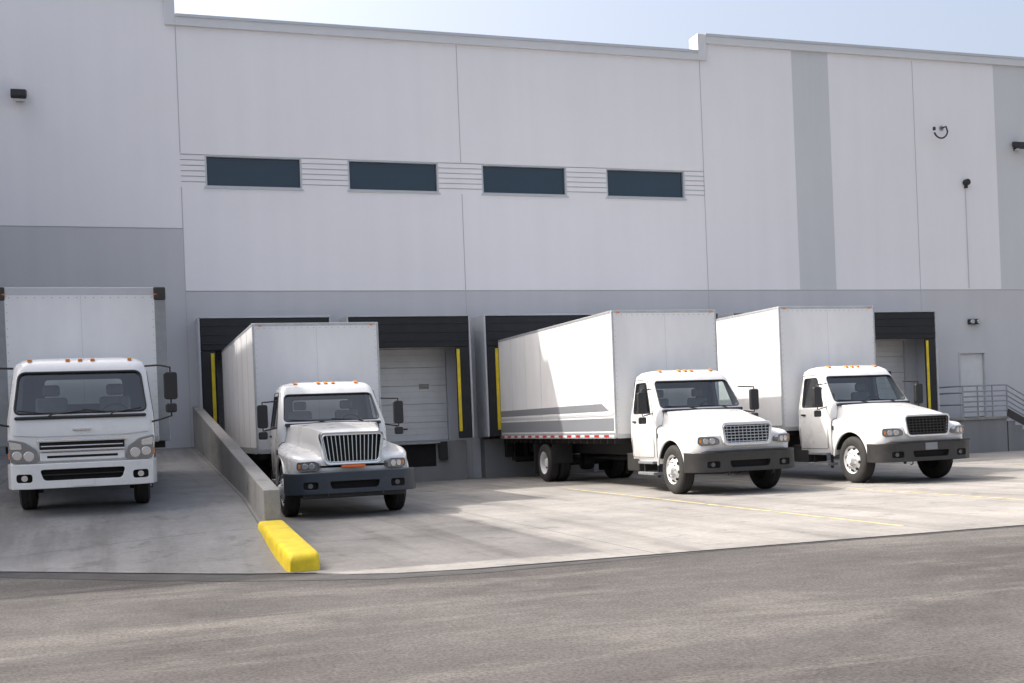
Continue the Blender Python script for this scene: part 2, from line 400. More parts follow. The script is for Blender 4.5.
def mirror(parent,x,y,z,s,h=.42,w=.20,arm_to=None,mat=None):
    mat=mat or M['black']
    prism('mirror_housing',round_poly([(x-w/2,z-h/2),(x+w/2,z-h/2),(x+w/2,z+h/2),(x-w/2,z+h/2)],.05),'y',y-.05,y+.05,mat,parent,bevel=.018)
    prism('mirror_glass',round_poly([(x-w/2+.02,z-h/2+.02),(x+w/2-.02,z-h/2+.02),(x+w/2-.02,z+h/2-.02),(x-w/2+.02,z+h/2-.02)],.04),'y',y+.051,y+.056,M['chrome'],parent)
    if arm_to:
        ax,ay,azt,azb=arm_to
        tubes('mirror_arms',[[(ax,ay,azt),(x-s*.06,y,z+h/2+.05),(x,y,z+h/2+.05),(x,y,z+h/2-.02)],[(ax,ay,azb),(x-s*.03,y,z-h/2-.05),(x,y,z-h/2-.05),(x,y,z-h/2+.02)]],.014,mat,parent)

def cab_interior(parent,hw,yd,ys,zf,zd,drv=1):
    box('dashboard',(-hw+.06,hw-.06),(yd,yd+.28),(zf,zd),M['dash'],parent,bevel=.05)
    for s in (-1,1):
        box('seat_back',(s*.48-.24,s*.48+.24),(ys,ys+.13),(zf,zd+.32),M['seat'],parent,bevel=.05)
        box('headrest',(s*.48-.13,s*.48+.13),(ys+.02,ys+.11),(zd+.34,zd+.52),M['seat'],parent,bevel=.04)
    pts=[];c=Vector((.48*drv,yd+.40,zd+.02))
    for i in range(28):
        a=2*math.pi*i/28; pts.append((c.x+.22*math.cos(a),c.y+.10*math.sin(a),c.z+.19*math.sin(a)))
    tube('steering_wheel',pts,.016,M['black'],parent,cyclic=True)
    tubes('steering_spokes',[[(c.x-.2,c.y,c.z),(c.x+.2,c.y,c.z)],[(c.x,c.y-.1,c.z-.18),(c.x,c.y,c.z)]],.018,M['black'],parent)
    box('dash_papers',(-.45,-.1),(yd+.03,yd+.25),(zd+.003,zd+.012),M['tapewhite'],parent)

def headlamp(P,s,cx,cy,cz,ang,outline):
    """shaped cluster: housing, two reflectors, turn lamp; built flat then turned to follow the nose"""
    R=Matrix.Translation((s*cx,cy,cz))@Matrix.Rotation(s*ang,4,'Z')
    pts=[(s*a,b) for a,b in outline]
    def put(o): o.data.transform(R)
    rp=round_poly(pts,.035,4)
    put(prism('headlamp_housing',rp,'y',-.025,.16,M['lampmid'],P,bevel=.010))
    tube_pts=[(R@Vector((p[0],-.026,p[1]))) for p in rp]
    tube('headlamp_rim',tube_pts,.010,M['lampdark'],P,cyclic=True)
    o=cyl('headlamp_reflector',(-s*.07,-.030,0.0),.058,.02,'y',M['lens'],P,seg=28,bevel=.006); put(o)
    o=cyl('headlamp_reflector',(s*.06,-.030,0.0),.055,.02,'y',M['lens'],P,seg=28,bevel=.006); put(o)
    o=box('turn_lamp',(s*.165-.022,s*.165+.022),(-.036,-.02),(-.035,.035),M['amber'],P,bevel=.008); put(o)

# ------------------------------------------------------------ bonneted truck
def bonnet_truck(name,loc,style,boxtop,boxlen,wb,stripes=False,tape=True,rz=0,bhw=1.31,bx=0):
    P=empty(name,loc,(0,0,rz))
    A=style=='A' or style=='A2'
    W=M['white']
    if A: st=[(-1.03,.86,1.16,.50,1.41,.92),(-1.00,.95,1.19,.54,1.445,.88),(-.90,1.05,1.22,.575,1.475,.84),(-.70,1.135,1.25,.62,1.51,.78),(-.3,1.18,1.285,.69,1.575,.74),(.2,1.185,1.32,.78,1.65,.72),(.55,1.16,1.36,.86,1.70,.72),(.80,1.10,1.40,.93,1.735,.72)]
    else: st=[(-1.13,.66,1.02,.46,1.51,.86),(-1.10,.80,1.06,.51,1.555,.82),(-1.0,.97,1.10,.56,1.59,.78),(-.80,1.09,1.16,.60,1.62,.74),(-.35,1.17,1.225,.66,1.66,.70),(.15,1.18,1.27,.74,1.70,.70),(.55,1.13,1.33,.83,1.73,.70),(.80,1.08,1.38,.92,1.75,.70)]
    rows=interp([list(s) for s in st],5)
    secs=[]
    for y,wf,zf,wh,zh,zb in rows:
        h=[(wf-.02,zb),(wf,zb+.10),(wf,zf-.10),(wf-.012,zf-.045),(wf-.05,zf-.008),(wf-.13 if wf-.13>wh+.06 else (wf+wh)/2,zf+.012),(wh+.035,zf+.03),(wh+.005,zf+(zh-zf)*.5),(wh-.018,zh-.035),(wh-.07,zh-.006),(wh*.45,zh+.010),(0,zh+.018)]
        h=interp([list(p) for p in h],3)
        full=h+[[-p[0],p[1]] for p in reversed(h[:-1])]
        secs.append([(p[0],y,p[1]) for p in full])
    hood=loft('hood',secs,[W,M['hole']],P,ang=50)
    for s in (-1,1):
        c=cyl('cutter',(s*1.0,0,.50),.62,.85,'x',[W,M['hole']],P,seg=48); idx1(c); cut(hood,c)
        arc=[]
        for i in range(25):
            a=math.radians(8+164*i/24); 
            arc.append((s*1.165,.635*math.cos(a),.50+.635*math.sin(a)))
        tube('fender_lip',arc,.024,W if A else W,P)
        box('hood_latch',(s*1.125-.02,s*1.125+.02),(.66,.74),(1.16,1.26),M['black'],P,bevel=.01)
    sec=secs[-1]; tube('hood_gap',[(p[0]*1.004,.797,p[2]+.003) for p in sec],.008,M['hole'],P)
    gy=-1.125 if A else -1.225
    gz0,gz1=(.98,1.45) if A else (.97,1.56)
    gw0,gw1=(.53,.585) if A else (.52,.60)
    outer=round_poly([(-gw0,gz0),(gw0,gz0),(gw1,gz1),(-gw1,gz1)],.10,6)
    inner=round_poly([(-gw0+.05,gz0+.05),(gw0-.05,gz0+.05),(gw1-.05,gz1-.05),(-gw1+.05,gz1-.05)],.07,6)
    n=len(outer)
    tilt=lambda z:(z-gz0)*.05
    def ringv(pts,y): return [(p[0],y+tilt(p[1]),p[1]) for p in pts]
    v=ringv(outer,gy+.22)+ringv(outer,gy+.02)+ringv([(p[0]*.985,gz0+(p[1]-gz0)*.985+.004) for p in outer],gy)+ringv(inner,gy+.003)+ringv(inner,gy+.06)
    f=[]
    for k in range(4):
        for i in range(n): f.append((k*n+i,k*n+(i+1)%n,(k+1)*n+(i+1)%n,(k+1)*n+i))
    gm={'A':M['white'],'A2':M['white'],'B':M['chrome']}[style]
    mk('grille_surround',v,f,gm,P,smooth=True,ang=45)
    mk('grille_back',ringv(inner,gy+.055),[tuple(range(n))],M['hole'],P)
    bm={'A':M['dullchrome'],'A2':M['bumper_dark'],'B':M['chrome']}[style]
    def xin(z): return (gw0+(gw1-gw0)*(z-gz0)/(gz1-gz0))-.055
    tubes_=[]
    if A:
        for i in range(6):
            z=gz0+.085+i*(gz1-gz0-.17)/5; w=xin(z)-(.02 if i in(0,5) else 0); tubes_.append([(-w,gy+.022+tilt(z),z),(w,gy+.022+tilt(z),z)])
        for i in range(-5,6):
            x=i*.088; tubes_.append([(x,gy+.032,gz0+.06),(x,gy+.032+tilt(gz1),gz1-.06)])
        tubes('grille_bars',tubes_,.012 if style=='A' else .010,bm,P)
        tube('grille_trim',ringv(inner,gy+.004),.013,M['chrome'] if style=='A' else M['black'],P,cyclic=True)
    else:
        for i in range(-6,7):
            x=i*.077; tubes_.append([(x*.90,gy+.02,gz0+.06),(x,gy+.02+tilt(gz1),gz1-.06)])
        tubes('grille_bars',tubes_,.011,bm,P)
        tube('grille_trim',ringv(inner,gy+.002),.013,M['chrome'],P,cyclic=True)
        box('orange_strap',(-.22,.22),(gy-.02,gy+.03),(gz0-.06,gz0-.01),M['orange'],P,bevel=.012)
    for s in (-1,1):
        if A: headlamp(P,s,.835,-1.035,1.085,.42,[(-.205,-.060),(.15,-.085),(.215,-.045),(.205,.085),(-.12,.075),(-.20,.03)])
        else: headlamp(P,s,.80,-1.115,.955,.48,[(-.20,-.070),(.15,-.085),(.215,-.045),(.205,.075),(-.12,.085),(-.20,.05)])
    by=-1.18 if A else -1.31
    hw=1.20
    plan=[(-hw,-.62),(-hw,by+.32),(-hw+.10,by+.14),(-hw+.32,by+.02),(-.5,by-.02),(.5,by-.02),(hw-.32,by+.02),(hw-.10,by+.14),(hw,by+.32),(hw,-.62),(hw-.06,-.62),(hw-.06,by+.34),(hw-.36,by+.12),(-hw+.36,by+.12),(-hw+.06,by+.34),(-hw+.06,-.62)]
    bmat={'A':M['bumper_dark'],'A2':M['bumper_dark'],'B':M['bumper_blue']}[style]
    z0,z1=(.46,.86) if A else (.45,.84)
    bp=prism('bumper',plan,'z',z0,z1,[bmat,M['hole']],P)
    c=prism('cutter',round_poly([(-.42,z0+.09),(.42,z0+.09),(.46,z0+.22),(-.46,z0+.22)],.04),'y',by-.2,by+.08,[bmat,M['hole']],P); idx1(c); cut(bp,c)
    for s in (-1,1):
        c=prism('cutter',round_poly([(s*.80-.13,z0+.09),(s*.80+.13,z0+.09),(s*.80+.13,z0+.22),(s*.80-.13,z0+.22)],.04),'y',by-.2,by+.07,[bmat,M['hole']],P); idx1(c); cut(bp,c)
    bv=bp.modifiers.new('b','BEVEL'); bv.width=.016; bv.segments=2; bv.limit_method='ANGLE'; bv.angle_limit=math.radians(40)
    for s in (-1,1):
        cyl('fog_lamp',(s*.80,by+.07,z0+.155),.045,.03,'y',M['lampdark'],P,seg=20)
    if A:
        box('bumper_trim',(-1.0,1.0),(by-.022,by+.02),(z1+.004,z1+.03),M['bumper_dark'],P,bevel=.008)
    else:
        box('under_valance',(-.95,.95),(by+.1,by+.3),(z0-.08,z0+.01),M['black'],P,bevel=.02)
    if style=='A2': box('license_plate',(-.15,.15),(by-.034,by-.024),(z0+.235,z0+.385),M['stripe'],P,bevel=.003)
    tubes('tow_hooks',[[(s*.5,by,z0+.02),(s*.5,by-.05,z0+.0),(s*.5,by-.05,z0-.05),(s*.5,by+.02,z0-.06)] for s in (-1,1)],.013,M['black'],P)
    box('radiator_core',(-.6,.6),(-.95,-.6),(.6,.95),M['chassis'],P)
    zr=2.62 if A else 2.58
    S=[(.60,1.00,.86,2.18,.10),(.70,1.06,.81,2.24,.12),(1.25,1.09,.79,2.25,.12),(1.60,1.085,.79,2.25,.13),(1.735,1.07,.80,2.25,.14),(zr-.20,.965,1.33,2.22,.15),(zr-.09,.93,1.41,2.20,.16),(zr-.02,.85,1.52,2.12,.18),(zr+.015,.70,1.66,2.0,.18),(zr+.025,.45,1.75,1.92,.08)]
    cab=loft('cab_shell',[rrect(hw_,y0,y1,r,z) for z,hw_,y0,y1,r in S],[W,M['dash']],P,ang=32)
    zt=zr-.20
    c=loft('cutter',[rrect(.98,.95,2.14,.1,1.30),rrect(.97,.92,2.14,.1,1.735),rrect(.90,1.40,2.14,.1,zt-.02)],[W,M['dash']],P); idx1(c); cut(cab,c)
    wb0,wb1=1.80,zt-.035
    ws=[(-.955,wb0),(.955,wb0),(.875,wb1),(-.875,wb1)]
    wsr=round_poly(ws,.09,5)
    c=prism('cutter',wsr,'y',.4,1.75,[W,M['dash']],P); idx1(c); cut(cab,c)
    sw=round_poly([(1.12,1.70),(2.02,1.70),(2.02,zt-.05),(1.50,zt-.05)],.07,4)
    c=prism('cutter',sw,'x',-1.4,1.4,[W,M['dash']],P); idx1(c); cut(cab,c)
    c=prism('cutter',round_poly([(-.6,1.85),(.6,1.85),(.6,2.25),(-.6,2.25)],.07,4),'y',2.0,2.5,[W,M['dash']],P); idx1(c); cut(cab,c)
    yw=lambda z:.80+(z-1.735)*(.53/(zt-1.735))
    big=round_poly([(-.975,wb0-.02),(.975,wb0-.02),(.893,wb1+.02),(-.893,wb1+.02)],.09,5)
    mk('windshield_glass',[(p[0],yw(p[1])+.028,p[1]) for p in big],[tuple(range(len(big)))],M['glass'],P)
    tube('windshield_gasket',[(p[0],yw(p[1])+.002,p[1]) for p in wsr],.013,M['black'],P,cyclic=True)
    xs=lambda z:1.07-(z-1.735)*(.105/(zt-1.735))
    for s in (-1,1):
        mk('side_glass',[(s*(xs(p[1])-.03),p[0],p[1]) for p in round_poly([(1.10,1.68),(2.04,1.68),(2.04,zt-.03),(1.49,zt-.03)],.05)],[tuple(range(20))],M['glass'],P)
        tube('side_gasket',[(s*(xs(p[1])+.000),p[0],p[1]) for p in sw],.010,M['black'],P,cyclic=True)
        d=round_poly([(.98,.74),(2.1,.74),(2.1,1.66),(2.1,zt+.02),(1.46,zt+.02),(1.0,1.70)],.05)
        tube('door_seam',[(s*((xs(p[1]) if p[1]>1.735 else (1.085 if p[1]<1.6 else 1.08-(p[1]-1.6)*.08))+.002),p[0],p[1]) for p in d],.006,M['hole'],P,cyclic=True)
        box('door_handle',(s*1.10-.015,s*1.10+.015),(1.86,2.02),(1.50,1.54),M['black'],P,bevel=.008)
        boxes('cab_step',[((s*1.0-.14,s*1.0+.14),(.95,1.75),(.36,.42)),((s*1.0-.14,s*1.0+.10),(.98,1.72),(.60,.66))],M['steel'],P,bevel=.012)
        boxes('step_hanger',[((s*.98-.02,s*.98+.02),(.98,1.04),(.30,.74)),((s*.98-.02,s*.98+.02),(1.66,1.72),(.36,.74))],M['black'],P)
        if s<0: box('battery_box',(-1.06,-.55),(1.85,2.5),(.42,.82),M['chassis'],P,bevel=.03)
        else: cyl('fuel_tank',(.80,2.4,.62),.27,1.2,'y',M['alu'],P,seg=32,bevel=.02)
        mirror(P,s*1.36,.93,1.92,s,h=.46,w=.20,arm_to=(s*1.03,1.05,2.22,1.70))
        box('convex_mirror',(s*1.36-.09,s*1.36+.09),(.90,.97),(1.47,1.62),M['black'],P,bevel=.03)
    tubes('wipers',[[(-.12,.80,1.765),(-.3,.85,1.80),(-.86,.865,1.835)],[(.62,.80,1.765),(.5,.85,1.80),(-.02,.865,1.835)]],.011,M['black'],P)
    box('cowl',(-.95,.95),(.70,.84),(1.70,1.765),M['black'],P,bevel=.02)
    for x in (-.62,-.15,0,.15,.62):
        prism('roof_marker',[(1.50,zr-.03),(1.60,zr+.0),(1.60,zr+.028),(1.56,zr+.028),(1.50,zr-.005)],'x',x-.035,x+.035,M['amber'],P,bevel=.006)
    cab_interior(P,1.0,.98,1.88,1.31,1.70)
    yend=2.45+boxlen
    boxes('frame_rails',[((-.46,-.38),(-.9,yend-.1),(.74,1.0)),((.38,.46),(-.9,yend-.1),(.74,1.0))],M['chassis'],P)
    zb=1.17
    boxes('frame_spacers',[((-.46,-.38),(2.5,yend-.1),(1.0,zb-.13)),((.38,.46),(2.5,yend-.1),(1.0,zb-.13))],M['chassis'],P)
    cyl('front_axle',(0,0,.48),.06,2.0,'x',M['chassis'],P)
    cyl('rear_axle',(0,wb,.51),.10,1.9,'x',M['chassis'],P)
    cyl('differential',(0,wb,.51),.24,.35,'x',M['chassis'],P,bevel=.08)
    box('engine_sump',(-.35,.35),(-.5,1.6),(.45,.85),M['chassis'],P,bevel=.05)
    cyl('drive_shaft',(0,(1.6+wb)/2,.62),.05,wb-1.6,'y',M['chassis'],P)
    for s in (-1,1):
        wheel(P,s*1.01,0,.51,s)
        wheel(P,s*1.10,wb,.51,s,dual=True)
        box('mud_flap',(s*.95-.30,s*.95+.30),(wb+.72,wb+.735),(.2,1.02),M['rubber'],P)
        box('mud_flap_front',(s*.95-.28,s*.95+.28),(wb-.70,wb-.69),(.5,1.02),M['rubber'],P)
        boxes('leaf_spring',[((s*.5-.04,s*.5+.04),(wb-.7,wb+.7),(.62,.70)),((s*.5-.04,s*.5+.04),(-.6,.6),(.56,.62))],M['chassis'],P)
    cargo_box(P,bhw,2.45,yend,zb,boxtop,stripes=stripes,tape=tape,post=.055)
    boxes('underride_bar',[((-1.0,1.0),(yend-.12,yend-.04),(.5,.6)),((-.6,-.52),(yend-.12,yend-.04),(.6,1.0)),((.52,.6),(yend-.12,yend-.04),(.6,1.0))],M['chassis'],P)
    return P

# ------------------------------------------------------------ cab-over truck
def cabover_truck(name,loc,rx):
    P=empty(name,loc,(rx,0,0)); W=M['white']
    S=[(.70,.96,-.88,.80,.10),(.76,1.02,-.95,.84,.12),(1.10,1.045,-.985,.85,.14),(1.42,1.04,-.965,.85,.16),(2.16,.955,-.63,.83,.17),(2.25,.92,-.56,.80,.18),(2.31,.82,-.42,.70,.18),(2.335,.62,-.22,.5,.18)]
    cab=loft('cab_shell',[rrect(a,b,c,r,z) for z,a,b,c,r in S],[W,M['dash']],P,ang=32)
    c=loft('cutter',[rrect(.94,-.80,.75,.1,1.05),rrect(.93,-.82,.75,.1,1.44),rrect(.88,-.54,.75,.1,2.12)],[W,M['dash']],P); idx1(c); cut(cab,c)
    ws=[(-.935,1.51),(.935,1.51),(.865,2.12),(-.865,2.12)]; wsr=round_poly(ws,.10,5)
    c=prism('cutter',wsr,'y',-1.3,-.2,[W,M['dash']],P); idx1(c); cut(cab,c)
    sw=round_poly([(-.70,1.38),(.42,1.38),(.42,2.10),(-.42,2.10)],.08)
    c=prism('cutter',sw,'x',-1.4,1.4,[W,M['dash']],P); idx1(c); cut(cab,c)
    c=prism('cutter',round_poly([(-.6,1.6),(.6,1.6),(.6,2.0),(-.6,2.0)],.07,4),'y',.6,1.2,[W,M['dash']],P); idx1(c); cut(cab,c)
    for s in (-1,1):
        c=cyl('cutter',(s*.9,0,.40),.53,.6,'x',[W,M['hole']],P,seg=40); idx1(c); cut(cab,c)
    yw=lambda z:-.965+(z-1.42)*(.335/.74)
    big=round_poly([(-.955,1.49),(.955,1.49),(.88,2.14),(-.88,2.14)],.10,5)
    mk('windshield_glass',[(p[0],yw(p[1])+.028,p[1]) for p in big],[tuple(range(len(big)))],M['glass'],P)
    tube('windshield_gasket',[(p[0],yw(p[1])+.002,p[1]) for p in wsr],.018,M['black'],P,cyclic=True)
    xs=lambda z:1.04-max(0,z-1.42)*(.085/.74)
    for s in (-1,1):
        mk('side_glass',[(s*(xs(p[1])-.03),p[0],p[1]) for p in sw],[tuple(range(len(sw)))],M['glass'],P)
        tube('side_gasket',[(s*xs(p[1]),p[0],p[1]) for p in sw],.012,M['black'],P,cyclic=True)
        tube('door_seam',[(s*(xs(z)+.003),y,z) for y,z in [(-.80,1.36),(-.80,1.0),(-.60,.74),(-.5,.74)]],.006,M['hole'],P)
        pts=round_poly([(s*.61,.79),(s*1.00,.79),(s*1.035,1.15),(s*.80,1.10),(s*.64,.98)],.04)
        prism('headlamp_bezel',pts,'y',-1.005,-.80,M['lampmid'],P,bevel=.03)
        cyl('headlamp_reflector',(s*.75,-1.0,.885),.075,.03,'y',M['lens'],P,seg=28,bevel=.01)
        cyl('headlamp_reflector',(s*.91,-1.0,.90),.068,.03,'y',M['lens'],P,seg=28,bevel=.01)
        prism('headlamp_lens',round_poly([(s*.84,.99),(s*1.0,.99),(s*1.015,1.11),(s*.85,1.07)],.02),'y',-1.018,-.9,M['lens'],P,bevel=.01)
        box('turn_lamp',(s*1.005-.03,s*1.005+.03),(-.95,-.80),(.84,.95),M['amber'],P,bevel=.015)
        mirror(P,s*1.30,-1.02,1.88,s,h=.42,w=.20)
        box('convex_mirror',(s*1.30-.085,s*1.30+.085),(-1.06,-.98),(1.47,1.61),M['black'],P,bevel=.03)
        tubes('mirror_arms',[[(s*.94,-.72,2.19),(s*1.15,-.95,2.20),(s*1.30,-1.02,2.16),(s*1.30,-1.02,1.42),(s*1.10,-.98,1.36),(s*1.02,-.90,1.34)]],.016,M['black'],P)
        box('step',(s*.93-.1,s*.93+.1),(-.72,-.45),(.42,.47),M['black'],P,bevel=.01)
    box('grille_panel_black',(-.60,.60),(-1.012,-.93),(.965,1.085),M['hole'],P,bevel=.015)
    boxes('grille_chrome_bars',[((-.63,.63),(-1.03,-.99),(1.085,1.12)),((-.58,.58),(-1.025,-.99),(1.015,1.035)),((-.60,.60),(-1.03,-.99),(.945,.975))],M['chrome'],P,bevel=.008)
    box('lower_grille_panel',(-.60,.60),(-1.01,-.92),(.80,.93),W,P,bevel=.02)
    box('lower_grille_slot',(-.50,.50),(-1.014,-.98),(.845,.885),M['hole'],P,bevel=.008)
    tube('nose_crease',[(-.95,-.985,1.20),(-.6,-.996,1.17),(.6,-.996,1.17),(.95,-.985,1.20)],.006,M['stripe2'],P)
    plan=[(-1.06,-.35),(-1.06,-.80),(-1.0,-.98),(-.75,-1.06),(.75,-1.06),(1.0,-.98),(1.06,-.80),(1.06,-.35),(1.0,-.35),(1.0,-.80),(.72,-.96),(-.72,-.96),(-1.0,-.8),(-1.0,-.35)]
    bp=prism('bumper',plan,'z',.40,.77,[W,M['hole']],P)
    c=prism('cutter',round_poly([(-.55,.52),(.55,.52),(.60,.68),(-.60,.68)],.05),'y',-1.2,-.985,[W,M['hole']],P); idx1(c); cut(bp,c)
    for s in (-1,1):
        c=prism('cutter',round_poly([(s*.82-.11,.50),(s*.82+.11,.50),(s*.82+.11,.62),(s*.82-.11,.62)],.04),'y',-1.2,-.985,[W,M['hole']],P); idx1(c); cut(bp,c)
        cyl('fog_lamp',(s*.82,-1.0,.56),.045,.03,'y',M['lens'],P,seg=20)
    bv=bp.modifiers.new('b','BEVEL'); bv.width=.014; bv.segments=2; bv.limit_method='ANGLE'; bv.angle_limit=math.radians(40)
    boxes('bumper_grille_bar',[((-.58,.58),(-1.03,-.99),(.59,.605))],M['bumper_dark'],P,bevel=.004)
    box('license_plate',(-.15,.15),(-1.075,-1.062),(.42,.52),M['tapewhite'],P,bevel=.003)
    box('badge',(-.13,.13),(-1.008,-.97),(1.25,1.28),M['chrome'],P,bevel=.006)
    box('cowl',(-.93,.93),(-1.0,-.92),(1.425,1.475),M['black'],P,bevel=.02)
    tubes('wipers',[[(-.50,-.985,1.45),(-.40,-.985,1.50),(-.88,-.94,1.56)],[(-.50,-.985,1.45),(-.40,-.985,1.50),(.10,-.945,1.55)],[(.40,-.985,1.45),(.45,-.985,1.50),(.02,-.94,1.56)],[(.40,-.985,1.45),(.45,-.985,1.50),(.86,-.94,1.56)]],.011,M['black'],P)
    for x in (-.72,-.18,0,.18,.72):
        box('roof_marker',(x-.032,x+.032),(-.50,-.42),(2.285,2.325),M['amber'],P,bevel=.01)
    cab_interior(P,.96,-.78,.35,1.07,1.40)
    wb=3.8
    boxes('frame_rails',[((-.42,-.35),(-.8,6.3),(.58,.78)),((.35,.42),(-.8,6.3),(.58,.78))],M['chassis'],P)
    box('engine_block',(-.40,.40),(-.6,1.3),(.35,.95),M['chassis'],P,bevel=.05)
    cyl('front_axle',(0,0,.38),.05,1.6,'x',M['chassis'],P); cyl('rear_axle',(0,wb,.40),.08,1.5,'x',M['chassis'],P)
    cyl('differential',(0,wb,.40),.19,.3,'x',M['chassis'],P,bevel=.06)
    for s in (-1,1):
        wheel(P,s*.84,0,.40,s,w=.22); wheel(P,s*.93,wb,.40,s,dual=True,w=.21)
        box('mud_flap',(s*.82-.24,s*.82+.24),(wb+.6,wb+.61),(.15,.85),M['rubber'],P)
        box('inner_wheel_flap',(s*.84-.18,s*.84+.18),(.50,.51),(.2,.8),M['rubber'],P)
    cargo_box(P,1.345,1.02,6.4,.93,3.52,post=.19,postmat=M['graypost'],tape=True,tt=.13,topmat=M['stripe2'])
    boxes('box_nose_caps',[((s*1.25-.10,s*1.25+.10),(1.005,1.30),(3.30,3.53)) for s in (-1,1)],M['bumper_dark'],P,bevel=.03)
    return P

CAMY=-34.0
bonnet_truck('box_truck',(3.95,-11.55,.016),'B',3.90,7.95,6.9,stripes=False,tape=False,bhw=1.34)
bonnet_truck('box_truck',(11.90,-11.98,.016),'A',4.07,8.65,7.6,stripes=True,tape=True,bhw=1.33)
bonnet_truck('box_truck',(16.22,-12.0,.016),'A2',4.13,8.6,7.4,stripes=False,tape=True,bhw=1.34)
cabover_truck('box_truck',(-.60,-14.25,.568),math.atan(.052))

# ------------------------------------------------------------ ground
gv=[(-700,-700,0),(700,-700,0),(700,900,0),(-700,900,0)]
mk('ground',gv,[(0,1,2,3)],M['asphalt'])
pts=[(2.0,0.29),(2.0,-20.75),(2.3,-21.1),(2.8,-21.35),(3.6,-21.5),(70,-21.5),(70,.29)]
v=[(x,y,.014) for x,y in pts]+[(x,y,-.05) for x,y in pts]; n=len(pts)
mk('concrete_apron',v,[tuple(range(n))]+[(i,(i+1)%n,n+(i+1)%n,n+i) for i in range(n)],M['conc'])
prof=[(-24,-.02),(-20.6,.012),(-17,.27),(-14.5,.545),(-12,.68),(0.3,1.31)]
def pz(y):
    for (a,b),(c,d) in zip(prof,prof[1:]):
        if a<=y<=c: return b+(d-b)*(y-a)/(c-a)
    return prof[-1][1]
def ye(x):
    t=[(-30,-16.5),(-6.2,-16.5),(-3.5,-17.0),(-1.5,-18.1),(.2,-19.5),(1.2,-20.3),(2.0,-20.75)]
    for (a,b),(c,d) in zip(t,t[1:]):
        if a<=x<=c: return b+(d-b)*(x-a)/(c-a)
xs_=[-30,-20,-12,-6.2]+[-6.2+8.2*i/24 for i in range(1,25)]
rows=60; v=[];f=[]
for x in xs_:
    y0=ye(x)
    for j in range(rows+1):
        y=y0+(0.29-y0)*(j/rows)
        v.append((x,y,.014+max(0,pz(y))*min(1,(y-y0)/3.0)**.9))
for i in range(len(xs_)-1):
    for j in range(rows):
        a=i*(rows+1)+j; f.append((a,a+rows+1,a+rows+2,a+1))
k=len(v); i=len(xs_)-1
for j in range(rows+1): p=v[i*(rows+1)+j]; v.append((p[0],p[1],-.05))
for j in range(rows): f.append((i*(rows+1)+j,k+j,k+j+1,i*(rows+1)+j+1))
mk('concrete_ramp',v,f,M['conc2'],smooth=True,ang=60)
cl=[(x,ye(x)) for x in (-6.2,-5,-3.5,-2.5,-1.5,-.6,.2,1.2,2.0)]+[(2.5,-21.25),(3.6,-21.5),(5,-21.5)]
cl+=[(5+i*.8,-21.5) for i in range(1,70)]
v=[];f=[]
for i,(x,y) in enumerate(cl):
    w=(.55 if i<9 else max(.07,.55-(i-8)*.10))*(1+random.uniform(-.12,.12)); v+=[(x,y+.02,.004),(x-(.12 if i<9 else 0),y-w,.004)]
f=[(2*i,2*i+1,2*i+3,2*i+2) for i in range(len(cl)-1)]
mk('asphalt_tar_edge_shade',v,f,M['tar_shade'])  # sealing strip, widened: its dark colour also paints the shaded edge band
L=[]
for x in (9.93,14.05,18.2,22.3):
    y=-20.6
    while y<-8.0:
        l=random.uniform(.8,2.4); L.append(((x-.045,x+.045),(y,min(-8,y+l)),(.016,.0185))); y+=l+random.choice([.03,.05,.12])
boxes('parking_lines',L,M['yellow_worn'])
top=lambda y:.80+(y+17)*(1.65/17)
R=empty('concrete_retaining_wall')
o=mk('wall_body',[(x,y,z) for y in (-17.0,-.01) for x,z in ((1.85,0),(1.85,top(y)),(2.09,top(y)),(2.09,0))],[(0,1,2,3),(7,6,5,4),(0,4,5,1),(1,5,6,2),(2,6,7,3),(3,7,4,0)],M['wallconc'],R,bevel=.02)
secs=[]
for y,w,h in ((-20.55,.16,.16),(-20.50,.185,.20),(-20.42,.19,.22),(-18.6,.19,.24),(-17.15,.19,.26),(-17.08,.17,.24)):
    s=[(-w,0),(-w*1.0,h*.60),(-w*.97,h*.82),(-w*.86,h*.96),(-w*.7,h),(w*.7,h),(w*.86,h*.96),(w*.97,h*.82),(w,h*.60),(w,0)]
    secs.append([(1.93+(y+17)*.01+a,y,.012+b+max(0,(y+20.4)*.03)) for a,b in s])
P=empty('yellow_curb_block'); loft('block',secs,M['yellow'],P,ang=50)

# ------------------------------------------------------------ warehouse
B=empty('warehouse_building')
J=[1.78,9.95,18.13,26.33,34.5,42.7,50.9,59.1,67.3]
zb,zt1,zt2,zl=5.69,13.42,13.97,14.25
docks=[3.83,7.91,11.97,16.09,20.2,24.26]
T=(0,.3)
L=[((1.78,18.13),T,(zb,8.62)),((1.78,18.13),T,(9.54,13.12)),((18.13,67.3),T,(zb,13.67))]
boxes('upper_wall',L,M['wall'],B)
wins=[(2.44,5.16),(6.50,9.24),(10.60,13.36),(14.70,17.44)]
segs=[];x=1.78
for a,b in wins: segs.append((x,a)); x=b
segs.append((x,18.13))
L=[];G=[]
nb=6;h=(9.54-8.62)/nb
for a,b in segs:
    for i in range(nb):
        L.append(((a,b),T,(8.62+i*h,8.62+(i+1)*h-.03)))
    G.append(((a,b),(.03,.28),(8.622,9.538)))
boxes('reveal_band',L,M['wall'],B); boxes('reveal_backing',G,M['groove'],B)
